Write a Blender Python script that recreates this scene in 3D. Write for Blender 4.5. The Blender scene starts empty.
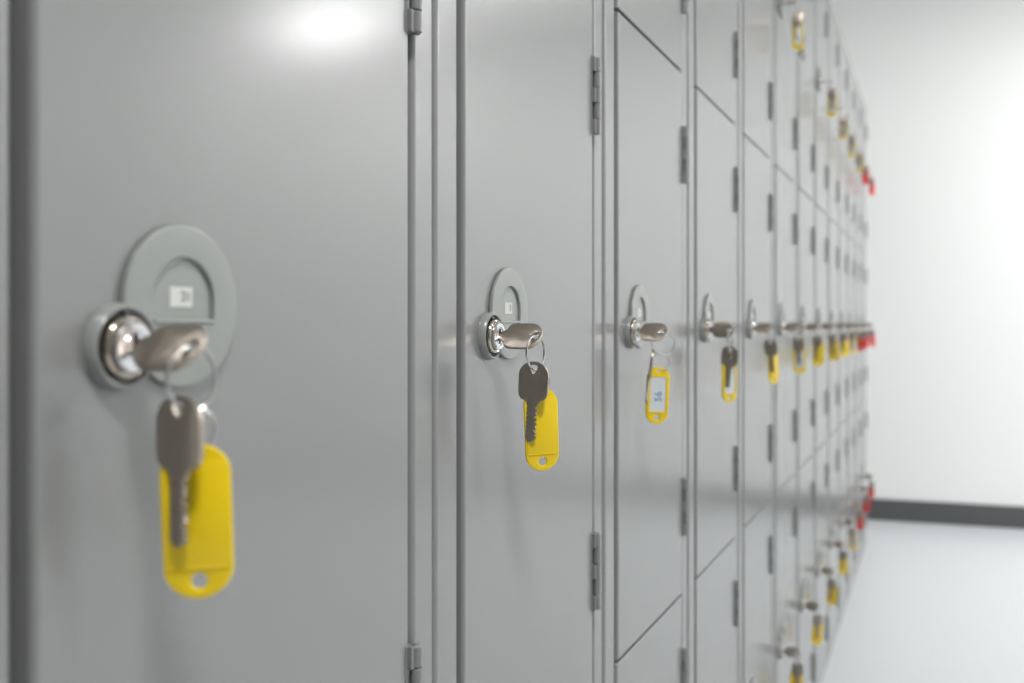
import bpy, bmesh, math, random
from mathutils import Vector, Matrix
random.seed(7)
R = math.radians
scn = bpy.context.scene
col = scn.collection

# ------------------------------------------------------------------ camera
THETA = math.atan(424.0/995.6)
D = 0.2696                      # lens to the plane of the locker fronts
ZC = 0.925                      # lens height
YOFF = D*math.tan(THETA)
camd = bpy.data.cameras.new('camera')
camd.sensor_width = 36.0
camd.lens = 35.0
camd.shift_y = -18.5/1024
camd.clip_start = 0.02
cam = bpy.data.objects.new('camera', camd)
cam.location = (D, 0, ZC)
cam.rotation_euler = (R(90), 0, THETA)
camd.dof.use_dof = True
camd.dof.focus_distance = 0.64
camd.dof.aperture_fstop = 6.5
camd.dof.aperture_blades = 9
col.objects.link(cam)
scn.camera = cam

# ------------------------------------------------------------------ colour management, world
vs = scn.view_settings
scn.display_settings.display_device = 'sRGB'
vs.view_transform = 'Standard'
vs.look = 'None'
vs.gamma = 1.0
vs.use_curve_mapping = False
vs.exposure = 0.10
w = bpy.data.worlds.new('world'); scn.world = w
w.use_nodes = True
w.node_tree.nodes['Background'].inputs[0].default_value = (0.9, 0.93, 1.0, 1)
w.node_tree.nodes['Background'].inputs[1].default_value = 0.3
scn.cycles.use_denoising = True
scn.cycles.max_bounces = 8
scn.cycles.diffuse_bounces = 5
scn.cycles.glossy_bounces = 5
scn.cycles.sample_clamp_indirect = 6.0
scn.cycles.caustics_reflective = False
LAMP = 102.0                     # emission of the ceiling panels
LAMPS = [(0.74, -0.28), (2.61, 2.15), (1.35, 3.75), (2.74, 4.57)]  # first and last inferred from key shadows and highlight; the others are added fill
CEIL = 2.54

# ------------------------------------------------------------------ materials
def mat(name, base, rough=0.5, metal=0.0, spec=0.5, emit=None, bump=None, sss=0, coat=0, var=None):
    m = bpy.data.materials.new(name); m.use_nodes = True
    nt = m.node_tree; b = nt.nodes['Principled BSDF']
    b.inputs['Base Color'].default_value = (*base, 1)
    b.inputs['Roughness'].default_value = rough
    b.inputs['Metallic'].default_value = metal
    b.inputs['Specular IOR Level'].default_value = spec
    if coat:
        b.inputs['Coat Weight'].default_value = coat
        b.inputs['Coat Roughness'].default_value = 0.08
    if sss:
        b.inputs['Subsurface Weight'].default_value = sss
        b.inputs['Subsurface Radius'].default_value = (0.004, 0.003, 0.001)
    if emit:
        b.inputs['Emission Color'].default_value = (1.0, 0.997, 0.99, 1)
        b.inputs['Emission Strength'].default_value = emit
    tc = nt.nodes.new('ShaderNodeTexCoord')
    if var:                                            # (second colour, noise scale)
        n = nt.nodes.new('ShaderNodeTexNoise'); n.inputs['Scale'].default_value = var[1]
        n.inputs['Detail'].default_value = 4
        mx = nt.nodes.new('ShaderNodeMix'); mx.data_type = 'RGBA'
        mx.inputs['A'].default_value = (*base, 1); mx.inputs['B'].default_value = (*var[0], 1)
        nt.links.new(tc.outputs['Object'], n.inputs['Vector'])
        nt.links.new(n.outputs['Fac'], mx.inputs['Factor'])
        nt.links.new(mx.outputs['Result'], b.inputs['Base Color'])
    if bump:                                           # (scale, strength, distance)
        n = nt.nodes.new('ShaderNodeTexNoise'); n.inputs['Scale'].default_value = bump[0]
        n.inputs['Detail'].default_value = 2
        bp = nt.nodes.new('ShaderNodeBump'); bp.inputs['Strength'].default_value = bump[1]
        bp.inputs['Distance'].default_value = bump[2]
        nt.links.new(tc.outputs['Object'], n.inputs['Vector'])
        nt.links.new(n.outputs['Fac'], bp.inputs['Height'])
        nt.links.new(bp.outputs['Normal'], b.inputs['Normal'])
    return m

M = {}
M['paint'] = mat('grey_locker_paint', (0.236, 0.239, 0.236), 0.205, spec=0.62, bump=(380, 0.075, 0.0004))
M['plate'] = mat('grey_plate_plastic', (0.272, 0.284, 0.268), 0.24, bump=(900, 0.05, 0.0003))
M['hinge'] = mat('grey_hinge_paint', (0.20, 0.202, 0.20), 0.40)
M['chrome'] = mat('warm_chrome', (0.56, 0.49, 0.41), 0.12, 1.0)
M['core'] = mat('polished_lock_core', (0.60, 0.60, 0.62), 0.16, 1.0)
M['steel'] = mat('bright_steel_wire', (0.62, 0.62, 0.62), 0.18, 1.0)
M['key'] = mat('nickel_silver_key', (0.44, 0.385, 0.33), 0.32, 1.0, bump=(1600, 0.06, 0.0002), var=((0.37, 0.325, 0.275), 160))
M['slot'] = mat('dark_keyway', (0.01, 0.01, 0.01), 0.6)
M['yellow'] = mat('yellow_plastic', (0.84, 0.60, 0.004), 0.33, sss=0.15)
M['red'] = mat('red_plastic', (0.78, 0.018, 0.02), 0.33, sss=0.1)
M['paper'] = mat('white_paper', (0.62, 0.62, 0.59), 0.7)
M['window'] = mat('label_behind_clear_film', (0.62, 0.66, 0.68), 0.25)
M['ink'] = mat('black_ink', (0.03, 0.03, 0.03), 0.6)
M['bluepen'] = mat('blue_pen_ink', (0.05, 0.16, 0.36), 0.6)
M['wall'] = mat('white_wall_paint', (0.86, 0.865, 0.86), 0.55, bump=(140, 0.08, 0.001))
M['wallback'] = mat('bounce_dimming_grey_green', (0.20, 0.21, 0.205), 0.6)  # unseen wall, its dark colour chosen to cut bounce onto camera-facing sides
M['ceil'] = mat('white_ceiling', (0.82, 0.82, 0.80), 0.8, bump=(60, 0.1, 0.001))
M['floor'] = mat('pale_grey_vinyl', (0.58, 0.60, 0.625), 0.32, bump=(30, 0.04, 0.001), var=((0.62, 0.635, 0.65), 55))
M['base'] = mat('dark_grey_baseboard', (0.085, 0.088, 0.092), 0.5)
M['lampframe'] = mat('white_lamp_frame', (0.8, 0.8, 0.8), 0.4)
M['lamp'] = mat('lit_lamp_diffuser', (0.9, 0.9, 0.9), 0.5, emit=LAMP)

# ------------------------------------------------------------------ helpers
def obj(name, bm, mats, parent=None, smooth=True, loc=None, rot=None, recalc=True):
    if recalc: bmesh.ops.recalc_face_normals(bm, faces=bm.faces)
    me = bpy.data.meshes.new(name); bm.to_mesh(me); bm.free()
    for m in (mats if isinstance(mats, (list, tuple)) else [mats]): me.materials.append(m)
    if smooth:
        for p in me.polygons: p.use_smooth = True
        me.set_sharp_from_angle(angle=R(38))
    o = bpy.data.objects.new(name, me); col.objects.link(o)
    if smooth:
        wn = o.modifiers.new('weighted', 'WEIGHTED_NORMAL'); wn.weight = 100; wn.keep_sharp = True
    if parent: o.parent = parent
    if loc: o.location = loc
    if rot: o.rotation_euler = rot
    return o

def box(bm, x0, x1, y0, y1, z0, z1, bev=0, seg=2, mi=0):
    t = bmesh.new()
    bmesh.ops.create_cube(t, size=1)
    for v in t.verts:
        v.co = Vector((x0+(v.co.x+.5)*(x1-x0), y0+(v.co.y+.5)*(y1-y0), z0+(v.co.z+.5)*(z1-z0)))
    if bev: bmesh.ops.bevel(t, geom=list(t.edges), offset=bev, segments=seg, affect='EDGES', profile=0.5)
    for f in t.faces: f.material_index = mi
    merge(bm, t)

def merge(bm, t, mx=None):
    if mx is not None: bmesh.ops.transform(t, matrix=mx, verts=t.verts)
    me = bpy.data.meshes.new('tmp'); t.to_mesh(me); t.free()
    bm.from_mesh(me); bpy.data.meshes.remove(me)

def lathe(bm, prof, n=48, mi=0, off=(0, 0, 0)):
    """profile of (x, r) turned about the local X axis"""
    rings = []
    for x, r in prof:
        if r < 1e-6:
            rings.append([bm.verts.new((x+off[0], off[1], off[2]))])
        else:
            rings.append([bm.verts.new((x+off[0], off[1]+r*math.cos(a), off[2]+r*math.sin(a)))
                          for a in [2*math.pi*i/n for i in range(n)]])
    for a, b in zip(rings, rings[1:]):
        for i in range(n):
            j = (i+1) % n
            if len(a) == 1 and len(b) == 1: continue
            if len(a) == 1: f = bm.faces.new((a[0], b[i], b[j]))
            elif len(b) == 1: f = bm.faces.new((a[i], a[j], b[0]))
            else: f = bm.faces.new((a[i], a[j], b[j], b[i]))
            f.material_index = mi

def zcyl(bm, x, y, z0, z1, r, cap=0.0, n=20):
    t = bmesh.new()
    prof = [(z0, 0), (z0, r-cap), (z0+cap, r), (z1-cap, r), (z1, r-cap), (z1, 0)]
    lathe(t, prof, n)
    # X axis to Z axis
    bmesh.ops.transform(t, matrix=Matrix(((0, 1, 0, x), (0, 0, 1, y), (1, 0, 0, 0), (0, 0, 0, 1))), verts=t.verts)
    merge(bm, t)

def slab(outline, holes, thick, bev=0.0003):
    """flat outline (u, v) with holes -> plate of the given thickness in local XZ, thickness along Y"""
    t = bmesh.new()
    edges = []
    for loop in [outline]+holes:
        vs_ = [t.verts.new((p[0], -thick/2, p[1])) for p in loop]
        for i in range(len(vs_)): edges.append(t.edges.new((vs_[i], vs_[(i+1) % len(vs_)])))
    bmesh.ops.triangle_fill(t, edges=edges, use_beauty=True)
    ext = bmesh.ops.extrude_face_region(t, geom=list(t.faces))
    bmesh.ops.translate(t, verts=[e for e in ext['geom'] if isinstance(e, bmesh.types.BMVert)], vec=(0, thick, 0))
    bmesh.ops.recalc_face_normals(t, faces=t.faces)
    if bev:
        ed = [e for e in t.edges if len(e.link_faces) == 2 and e.calc_face_angle(0) > R(60)
              and abs(e.verts[0].co.y-e.verts[1].co.y) < 1e-7]
        bmesh.ops.bevel(t, geom=ed, offset=bev, segments=2, affect='EDGES', profile=0.5, clamp_overlap=True)
    return t

def circ(cx, cz, r, n=20, rz=None):
    return [(cx+r*math.cos(2*math.pi*i/n), cz+(rz or r)*math.sin(2*math.pi*i/n)) for i in range(n)]

def arc(cx, cz, rx, rz, a0, a1, n):
    return [(cx+rx*math.cos(R(a0+(a1-a0)*i/n)), cz+rz*math.sin(R(a0+(a1-a0)*i/n))) for i in range(n+1)]

def text_bm(s, size, thick=0.0001):
    cu = bpy.data.curves.new('txt', 'FONT'); cu.body = s; cu.size = size
    cu.align_x = 'CENTER'; cu.align_y = 'CENTER'; cu.extrude = thick; cu.resolution_u = 3
    o = bpy.data.objects.new('txt', cu); col.objects.link(o)
    dg = bpy.context.evaluated_depsgraph_get()
    me = bpy.data.meshes.new_from_object(o.evaluated_get(dg))
    t = bmesh.new(); t.from_mesh(me)
    bpy.data.objects.remove(o); bpy.data.curves.remove(cu); bpy.data.meshes.remove(me)
    return t

def empty(name, loc, label, cat, group=None, rz=0):
    o = bpy.data.objects.new(name, None); col.objects.link(o)
    o.location = loc; o.rotation_euler = (0, 0, rz); o.empty_display_size = 0.05
    o['label'] = label; o['category'] = cat
    if group: o['group'] = group
    return o

def struct(name, bm, m):
    o = obj(name, bm, m, smooth=False); o['kind'] = 'structure'; return o

def dup(o, parent):
    c = o.copy(); col.objects.link(c); c.parent = parent
    for ch in list(o.children): dup(ch, c)
    return c

# ------------------------------------------------------------------ the room
X0, X1, Y0, Y1 = -0.47, 3.3, -3.0, 4.98
SL = 0.07                       # the end wall is not quite square to the lockers
def quad_prism(bm, pts, z0, z1):
    a = [bm.verts.new((x, y, z0)) for x, y in pts]; b = [bm.verts.new((x, y, z1)) for x, y in pts]
    n = len(pts)
    bm.faces.new(a); bm.faces.new(b[::-1])
    for i in range(n): bm.faces.new((a[i], a[(i+1) % n], b[(i+1) % n], b[i]))
ye = lambda x: Y1+SL*x
b = bmesh.new(); box(b, X0-.1, X1+.1, Y0-.1, Y1+.5, -0.1, 0); struct('floor', b, M['floor'])
b = bmesh.new(); box(b, X0-.1, X1+.1, Y0-.1, Y1+.5, CEIL, CEIL+.1); struct('ceiling', b, M['ceil'])
b = bmesh.new(); box(b, X0-.1, X0, Y0-.1, Y1+.3, 0, CEIL); struct('wall_left', b, M['wall'])
b = bmesh.new(); box(b, X1, X1+.1, Y0-.1, Y1+.5, 0, CEIL); struct('wall_right', b, M['wall'])
b = bmesh.new(); box(b, X0-.1, X1+.1, Y0-.1, Y0, 0, CEIL); struct('wall_back', b, M['wallback'])
b = bmesh.new(); quad_prism(b, [(X0, ye(X0)), (X1, ye(X1)), (X1, ye(X1)+.1), (X0, ye(X0)+.1)], 0, CEIL); struct('wall_end', b, M['wall'])
b = bmesh.new(); quad_prism(b, [(X0, ye(X0)-.012), (X1, ye(X1)-.012), (X1, ye(X1)), (X0, ye(X0))], 0, 0.098); struct('baseboard_end', b, M['base'])
b = bmesh.new(); box(b, X1-.012, X1, Y0, ye(X1)-.012, 0, .098); struct('baseboard_right', b, M['base'])
b = bmesh.new(); box(b, X0, X1-.012, Y0, Y0+.012, 0, .098); struct('baseboard_back', b, M['base'])

lamp_words = ['above the locker nearest the camera', 'added for fill over mid-room, away from the lockers',
              'added for fill over the far part of the locker row', 'by the end wall, on the side away from the lockers']
first = None
for i, (lx, ly) in enumerate(LAMPS):
    e = empty('ceiling_light', (lx, ly, CEIL), 'round white recessed ceiling light ' + lamp_words[i], 'ceiling light', 'round ceiling lights')
    if first is None:
        def turned(prof):
            b = bmesh.new(); lathe(b, prof, 48)
            bmesh.ops.transform(b, matrix=Matrix(((0, 1, 0, 0), (0, 0, 1, 0), (1, 0, 0, 0), (0, 0, 0, 1))), verts=b.verts)
            return b
        obj('frame', turned([(0, .205), (-.006, .205), (-.012, .193), (-.012, .181), (-.003, .174), (-.001, .174)]), M['lampframe'], e)
        obj('diffuser', turned([(-.004, 0), (-.004, .175)]), M['lamp'], e, smooth=False)
        first = e
    else:
        for ch in first.children: dup(ch, e)

# ------------------------------------------------------------------ lockers
WID = 0.3200                     # one locker column
TOP = 1.828
SEAM = [0.0133, 0.6133, 1.2133, 1.8133]
DL, DR = 0.0368, 0.2860          # left and right edge of a door
DF = 0.0015                      # door face stands this far proud of the frame
LY, PY = 0.0722, 0.1040          # lock and plate centre along the row
LZ, PZ = 0.3032, 0.3182          # lock and plate centre above the door's seam

def make_cabinet():
    root = empty('storage_locker', (0, 0, 0), '', 'locker')
    b = bmesh.new()
    dp = -0.45
    box(b, -0.020, 0, 0.0002, 0.0320, 0, TOP, 0.0045, 4)                    # left stile
    box(b, -0.020, 0, 0.2932, WID-.0002, 0, TOP, 0.0045, 4)                 # right stile
    box(b, -0.026, -0.0050, 0.2872, 0.2970, .004, TOP-.004, 0.001, 1)       # door stop seen in the hinge gap
    box(b, dp, -0.012, 0.0004, 0.0014, .001, TOP-.001)                      # side sheets
    box(b, dp, -0.012, WID-.0014, WID-.0004, .001, TOP-.001)
    box(b, dp, dp+.001, 0.0014, WID-.0014, .001, TOP-.001)                  # back
    box(b, dp, -0.001, 0.028, 0.297, 0.0005, 0.0110, .001, 1)
    box(b, dp, -0.001, 0.028, 0.297, TOP-.0118, TOP-.0005, .001, 1)
    box(b, dp, -0.012, 0.0014, WID-.0014, TOP-.0025, TOP-.0015)
    for z in SEAM[1:3]: box(b, dp, -0.024, 0.0014, WID-.0014, z-.008, z+.008)
    obj('carcass', b, M['paint'], root)
    # door, with its origin at the hinge side
    for k in range(3):
        if k == 0:
            b = bmesh.new()
            bmesh.ops.create_cube(b, size=1)
            for v in b.verts: v.co = Vector((-(.016+DF)*(.5-v.co.x), (DL-DR)*(.5-v.co.y), .6*.5+v.co.z*.5972))
            le = [e for e in b.edges if all(v.co.x > -.001 and v.co.y < -.1 for v in e.verts)]
            bmesh.ops.bevel(b, geom=le, offset=0.0028, segments=5, affect='EDGES', profile=0.5)
            fe = [e for e in b.edges if len(e.link_faces) == 2 and e.calc_face_angle(0) > R(50) and any(v.co.x > -.001 for v in e.verts)]
            bmesh.ops.bevel(b, geom=fe, offset=0.0014, segments=3, affect='EDGES', profile=0.5)
            door = obj('door', b, M['paint'], root)
            lock_parts(door)
            door0 = door
        else:
            door = dup(door0, root)
        door.location = (DF, DR, SEAM[k])
    return root

def lock_parts(door):
    y0 = -DR
    # hinges (frame of door: origin at hinge side, face at x=0)
    def hinge(z0, z1):
        b = bmesh.new()
        n = 5; L = (z1-z0)/n; yk = 0.0046; xk = 0.0020
        for i in range(n):
            a, c = z0+i*L+.0003, z0+(i+1)*L-.0003
            zcyl(b, xk, yk, a, c, 0.0036, 0.0011 if i in (0, n-1) else 0.0002)
            if i % 2 == 0: box(b, -0.004, 0.0030, -0.0018, yk, a, c, .0006, 2)
            else: box(b, -0.009, -0.0030, yk-.001, 0.0160, a, c, .0003, 1)
        zcyl(b, xk, yk, z0+.001, z1-.001, 0.0027, 0)
        box(b, -0.0002, 0.0005, -0.0040, -0.0014, z0, z1, .0002, 1)
        obj('hinge', b, M['hinge'], door)
    hinge(0.0675, 0.1335)
    hinge(0.4720, 0.5380)
    # round number plate with an arched recess
    b = bmesh.new()
    rad = 0.0312; rim = 0.0024
    arch = arc(0, 0.0015, 0.0168, 0.0168, 0, 180, 28) + [(-0.0168, -0.0055), (0.0168, -0.0055)]
    t = slab(circ(0, 0, rad, 64), [arch], 0.0030, 0.0011)
    # slab is XZ with thickness Y: turn so thickness is X
    merge(b, t, Matrix.Translation((0.0015, y0+PY, PZ)) @ Matrix.Rotation(R(90), 4, 'Z'))
    box(b, 0.0001, 0.0010, y0+PY-.018, y0+PY+.018, PZ-.007, PZ+.0195)
    box(b, 0.0005, 0.0038, y0+PY-.0168, y0+PY+.0168, PZ-.0068, PZ-.0050, .0007, 3)
    obj('lock_plate', b, M['plate'], door)
    # white sticker in the recess
    b = bmesh.new()
    box(b, 0.0009, 0.0012, y0+PY-.0064, y0+PY+.0058, PZ-.0003, PZ+.0073)
    obj('number_sticker', b, [M['paper'], M['ink']], door, smooth=False)
    # bezel
    b = bmesh.new()
    lathe(b, [(-.0005, .0157), (0.0012, .0157), (0.0030, .0154), (0.0044, .0149), (0.0050, .0143), (0.0049, .0136),
              (0.0042, .0130), (0.0028, .0128), (0.0010, .0127), (0.0010, 0)], 56, 0, (0, y0+LY, LZ))
    obj('lock_bezel', b, M['plate'], door)
    b = bmesh.new()
    lathe(b, [(0.0011, .0113), (0.0050, .0113), (0.0058, .0111), (0.0064, .0107), (0.0067, .0101), (0.0064, .0096), (0.0056, .0094),
              (0.0056, .0092), (0.0082, .0090), (0.0088, .0084), (0.0088, .0062), (0.0081, .0058), (0.0081, .0052), (0.0086, .0048), (0.0086, 0)],
          48, 0, (0, y0+LY, LZ))
    box(b, 0.0080, 0.00882, y0+LY-.0012, y0+LY+.0012, LZ-.0048, LZ+.0048, mi=1)
    for f in b.faces:
        c = f.calc_center_median()
        if f.material_index == 0 and c.x > 0.0054 and math.hypot(c.y-y0-LY, c.z-LZ) < .0093: f.material_index = 2
    obj('lock_cylinder', b, [M['chrome'], M['slot'], M['core']], door)

JY = [.3125, .6328, .9565, 1.2830, 1.6110, 1.9380] + [2.2650+.3262*i for i in range(7)]
ords = ['first', 'second', 'third', 'fourth', 'fifth', 'sixth', 'seventh', 'eighth', 'ninth', 'tenth', 'eleventh', 'twelfth', 'thirteenth', 'fourteenth']
cab_label = {0: 'grey steel locker nearest the camera, lock plate with a white 21 sticker',
             1: 'grey steel locker with the sharpest key bunch, second from the left edge',
             2: 'grey steel locker whose key tag shows a blue handwritten 56',
             3: 'grey steel locker with a dark key over a yellow tag, fourth from the left',
             12: 'last grey steel locker of the row, nearest the white end wall'}
proto = make_cabinet()
cabs = []
ajar = {}
for n, j in enumerate(JY):
    if n == 0: c = proto
    else:
        c = proto.copy(); col.objects.link(c)
        for ch in list(proto.children): dup(ch, c)
    c.location = (0, j-YOFF, 0)
    c['label'] = cab_label.get(n, 'grey steel three-door locker, %s counting from the left edge' % ords[n])
    c['category'] = 'locker'; c['group'] = 'locker columns in the row'
    cabs.append(c)
    doors = sorted([o for o in c.children if o.name.startswith('door')], key=lambda o: o.location.z)
    for k, d in enumerate(doors):
        a = random.uniform(-.12, .12) if n else 0.0
        if (n, k) == (0, 1): a = 0.25
        if (n, k) == (2, 1): a = -0.15; d.location.y += 0.0016
        if (n, k) == (2, 2): d.location.y -= 0.0010
        if (n, k) == (2, 0): d.location.y -= 0.0016
        d.rotation_euler = (0, 0, R(a))
        ajar[(n, k)] = R(a)

# number on the stickers of the two nearest middle doors
def numbered(cab, s, dy):
    d = sorted([o for o in cab.children if o.name.startswith('door')], key=lambda o: o.location.z)[1]
    st = [o for o in d.children if o.name.startswith('number_sticker')][0]
    st.data = st.data.copy()
    b = bmesh.new(); b.from_mesh(st.data)
    t = text_bm(s, 0.0056)
    for f in t.faces: f.material_index = 1
    # text lies in XY: X->Y, Y->Z, Z->X
    mx = Matrix(((0, 0, 1, 0.00125), (1, 0, 0, -DR+PY+dy), (0, 1, 0, PZ+.0036), (0, 0, 0, 1)))
    for f in t.faces: pass
    bmesh.ops.transform(t, matrix=mx, verts=t.verts)
    me = bpy.data.meshes.new('tmp'); t.to_mesh(me); t.free(); b.from_mesh(me); bpy.data.meshes.remove(me)
    b.faces.ensure_lookup_table()
    b.to_mesh(st.data); b.free()
numbered(cabs[0], '21', 0.0022)
numbered(cabs[1], '5', 0.0026)

# ------------------------------------------------------------------ keys, rings, tags
def key_bm():
    """origin at the hole, blade towards -Z, thickness along Y"""
    o = []
    o += arc(0, -0.0048, 0.0100, 0.0093, 0, 180, 20)          # round top of the bow
    o += [(-0.0099, -0.0145), (-0.0094, -0.0178), (-0.0078, -0.0199), (-0.0050, -0.0209), (-0.0045, -0.0220)]
    z = -0.0225
    left = [(-0.0036, -0.0228)]
    for i in range(7):
        left += [(-0.0036, z-.0009), (-0.0029, z-.0017), (-0.0036, z-.0026)]; z -= .0029
    o += left + [(-0.0034, -0.0448), (-0.0016, -0.0470), (0.0012, -0.0470)]
    z = -0.0442
    depth = [.0010, .0016, .0007, .0013, .0018, .0008, .0012]
    right = [(0.0034, -0.0446)]
    for i in range(7):
        right += [(0.0034, z+.0004), (0.0034-depth[i], z+.0012), (0.0034-depth[i], z+.0017), (0.0034, z+.0026)]; z += .0029
    o += right + [(0.0036, -0.0228), (0.0045, -0.0220), (0.0050, -0.0209), (0.0078, -0.0199), (0.0094, -0.0178), (0.0099, -0.0145)]
    hole = [(-0.0026, 0.0012), (-0.0022, -0.0002), (-0.0006, -0.0036), (0.0006, -0.0036), (0.0022, -0.0002), (0.0026, 0.0012), (0.0014, 0.0022), (-0.0014, 0.0022)]
    # ends: drop duplicate closing point
    t = slab(o, [hole], 0.0021, 0.00025)
    b = bmesh.new(); merge(b, t)
    # raised border lines of the stamped panel and rib along the blade
    for s in (-1, 1):
        y = s*0.00105
        for z in (-.0060, -.0128):
            box(b, -.0078, .0078, y-.0002, y+.0002, z-.0002, z+.0002)
        box(b, -.0008, .0006, y-.00025, y+.00025, -.0440, -.0215)
    return b

def ring_bm(rad, wire=0.0005, n=48):
    """a split ring of two coils in the XZ plane, top at the origin"""
    b = bmesh.new()
    for s in (-1, 1):
        for i in range(n):
            pass
    m = 8
    turns = 2; N = n*turns; rings = []
    for i in range(N+1):
        a = 2*math.pi*turns*i/N + R(200)
        y = (i/N-.5)*wire*2.2
        c = Vector((rad*math.cos(a), y, rad*math.sin(a)-rad))
        d = Vector((math.cos(a), 0, math.sin(a)))
        rings.append([b.verts.new(c+d*wire*math.cos(q)+Vector((0, wire*math.sin(q), 0))) for q in [2*math.pi*k/m for k in range(m)]])
    for p, q in zip(rings, rings[1:]):
        for k in range(m): b.faces.new((p[k], p[(k+1) % m], q[(k+1) % m], q[k]))
    b.faces.new(rings[0]); b.faces.new(rings[-1][::-1])
    return b

TW, TL = 0.0118, 0.0535
def tag_bm():
    """origin at the small top hole, window side faces +Y, plain back faces -Y"""
    zt = 0.0040; zb = zt-TL
    rx = TW
    top = arc(0, zt-.0105, rx, .0105, 0, 180, 20)
    bot = arc(0, zb+.0110, rx-.0002, .0110, 180, 360, 20)
    t = slab(top+bot, [circ(0, 0, .0014, 14), circ(0, zb+.0060, .0028, 22)], 0.0022, 0.0006)
    b = bmesh.new(); merge(b, t)
    # frame of the window on the front (four bars) and the thin lid on the back
    wz0, wz1, wx = zb+.0115, zt-.0095, .0080
    y0, y1 = .0009, .0019
    for q in ((-rx+.0008, -wx, wz0-.0015, wz1+.001), (wx, rx-.0008, wz0-.0015, wz1+.001), (-wx, wx, wz0-.0015, wz0), (-wx, wx, wz1, wz1+.0015)):
        box(b, q[0], q[1], y0, y1, q[2], q[3], .0004, 2)
    box(b, -rx+.0010, rx-.0010, -.00155, -.0009, zb+.0104, zt-.0060, .0004, 2)
    box(b, -rx+.0016, rx-.0016, -.00185, -.0010, zb+.0104, zb+.0110, .0003, 1)
    return b, (wx, wz0, wz1)

def tag_label_bm(written=False):
    b = bmesh.new()
    _, (wx, wz0, wz1) = TAGW
    box(b, -wx+.0002, wx-.0002, .0009, .0013, wz0+.0002, wz1-.0002)
    if written:
        t = text_bm('56', 0.0105)
        for f in t.faces: f.material_index = 1
        # written along the tag, reading upwards, seen from +Y: right on the face is -X
        mx = Matrix(((0, 1, 0, -.0006), (0, 0, 1, .00135), (1, 0, 0, (wz0+wz1)/2-.002), (0, 0, 0, 1)))
        merge(b, t, mx)
    return b

tb, dims = tag_bm(); TAGW = (None, dims); tb.free()
mesh = {}
def get(key, fn, mats):
    """share mesh data between the many bunches"""
    if key not in mesh:
        b = fn(); bmesh.ops.recalc_face_normals(b, faces=b.faces)
        me = bpy.data.meshes.new(key); b.to_mesh(me); b.free()
        for m in mats: me.materials.append(m)
        for p in me.polygons: p.use_smooth = True
        me.set_sharp_from_angle(angle=R(40))
        mesh[key] = me
    return mesh[key]

def part(name, me, parent, mx):
    o = bpy.data.objects.new(name, me); col.objects.link(o); o.parent = parent
    o.matrix_local = mx
    return o

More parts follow.
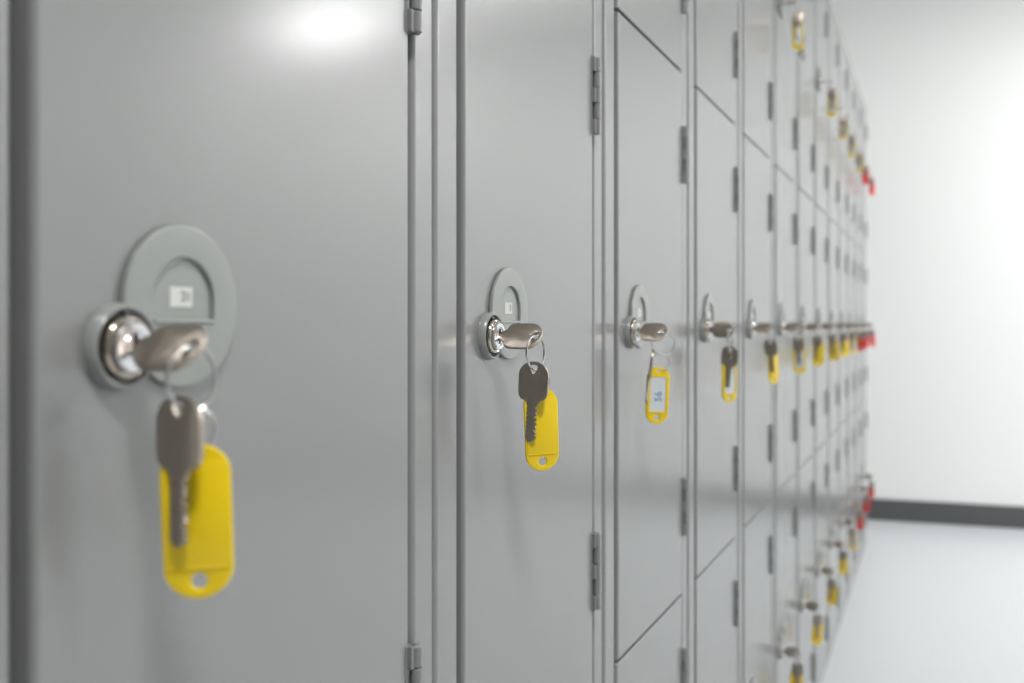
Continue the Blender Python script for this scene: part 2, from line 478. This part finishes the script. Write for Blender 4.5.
RR = 0.0112
HX = 0.0334                       # how far the hole of the key in the lock stands out from the door face
T = Matrix.Translation
def Rm(deg, ax): return Matrix.Rotation(R(deg), 4, ax)
def bunch(n, k, label, colour='yellow', phi=10, ring_az=15, key_az=-90, key_roll=0, key_off=(0, 0, 0), tag_az=-75, tag_roll=0,
          tag_off=(.003, .006, 0), front=False, written=False, hang=True, ring_s=1.0, ring_tilt=0, key_pitch=0, ring_sw=0, tag_key=True):
    """az = direction, in the plan, that a face looks to: 0 away from the lockers, -90 towards the camera"""
    c = cabs[n]
    a = ajar[(n, k)]
    face = Matrix.Translation(c.location) @ T((DF, DR, SEAM[k])) @ Rm(math.degrees(a), 'Z') @ T((0, LY-DR, LZ))
    org = face @ Vector((0, 0, 0))
    e = empty('key_bunch', org, label, 'keys', 'key bunches hanging in the lockers')
    # key in the lock: local -Z -> -X, then turned about X
    mx = T((HX, 0, 0)) @ Rm(-phi, 'X') @ Rm(90, 'Y')
    part('key', get('key', key_bm, [M['key']]), e, mx)
    if not hang: return e
    # ring: XZ plane with normal Y -> normal at ring_az
    part('key_ring', get('key_ring', lambda: ring_bm(RR), [M['steel']]), e,
         T((HX, 0, .0008)) @ Rm(ring_az+90, 'Z') @ Rm(ring_tilt, 'X') @ Rm(ring_sw, 'Y') @ Matrix.Scale(ring_s, 4))
    bot = Vector((HX, 0, (.0008-2*RR*ring_s)))+Vector(key_off)
    # keys and tags are modelled with +Y as front; turned so that -Y (the back) or +Y looks to az
    part('key', get('key', key_bm, [M['key']]), e,
         T(bot+Vector((0, 0, .0012))) @ Rm(key_az+90, 'Z') @ Rm(key_roll, 'Y') @ Rm(key_pitch, 'X'))
    lk = Vector((HX-.0012, .0042, .0004-2*RR*ring_s))
    tg = lk+Vector(tag_off)+Vector((0, 0, -.0150))
    dirv = Vector(tag_off)
    part('tag_ring', get('tag_ring', lambda: ring_bm(.0078, .00035), [M['steel']]), e,
         T(lk+Vector((0, 0, .0010))) @ Rm(math.degrees(math.atan2(dirv.y, dirv.x+1e-6)), 'Z') @ Rm(-math.degrees(math.atan2(math.hypot(dirv.x, dirv.y), .0156)), 'Y'))
    tz = tag_az+90 if not front else tag_az-90
    tag = part('key_tag', get('key_tag_'+colour, lambda: tag_bm()[0], [M[colour]]), e, T(tg) @ Rm(tz, 'Z') @ Rm(tag_roll, 'Y'))
    part('paper_label', get('paper_label'+('_written' if written else ''), lambda: tag_label_bm(written), [M['window'], M['bluepen']]), tag, Matrix.Identity(4))
    return e

bunch(0, 1, 'blurred bunch with the largest yellow tag, hanging in the nearest lock', phi=42, ring_az=-2, key_az=-93, key_roll=0,
      key_off=(-.0022, -.0035, 0), tag_az=-56, tag_roll=-2, tag_off=(-.0002, -.001, 0))
bunch(1, 1, 'sharp bunch with plain yellow tag behind its hanging key, in the second lock', phi=40, ring_az=-8, key_az=-88, key_roll=3,
      key_off=(-.0005, -.001, 0), tag_az=-45, tag_roll=-2, tag_off=(.002, .002, 0))
bunch(2, 1, 'bunch with a tilted thin key beside a yellow tag reading 56 in blue', phi=38, ring_az=-60, key_az=10, key_roll=0, key_pitch=8,
      key_off=(-.008, -.006, 0), tag_az=-50, tag_roll=-3, tag_off=(-.004, -.001, 0), front=True, written=True)
bunch(3, 1, 'bunch with a dark round-headed key hanging before a white-windowed yellow tag', ring_s=1.18, phi=8, ring_az=0, key_az=-82, key_roll=4,
      tag_az=-36, tag_off=(-.001, .002, 0), front=True)
rows = ['bottom', 'middle', 'top']
rnd = random.Random(3)
have = {1: range(4, 13), 2: [5, 7, 8, 9, 10, 11, 12], 0: range(5, 13)}
for k in (1, 2, 0):
    for n in have[k]:
        red = n >= (11 if k == 2 else 10)
        phi = {0: rnd.uniform(-12, 15), 1: rnd.uniform(22, 45), 2: rnd.uniform(70, 95)}[k]
        cname = 'red' if red else 'yellow'
        lab = '%s-tagged key bunch in the %s lock of the %s locker from the left' % (cname, rows[k], ords[n])
        bunch(n, k, lab, cname, phi=phi, ring_az=rnd.uniform(-30, 20), key_az=rnd.uniform(-100, -75), key_roll=rnd.uniform(-5, 5),
              tag_az=-28 if (n, k) == (4, 1) else rnd.uniform(-95, -50), tag_roll=rnd.uniform(-5, 5), tag_off=(rnd.uniform(-.002, .004), rnd.uniform(.004, .007), 0),
              front=(rnd.random() < .6 and k > 0 and not red and (n, k) != (4, 1)) or (n, k) in ((5, 2), (5, 1), (9, 0)))
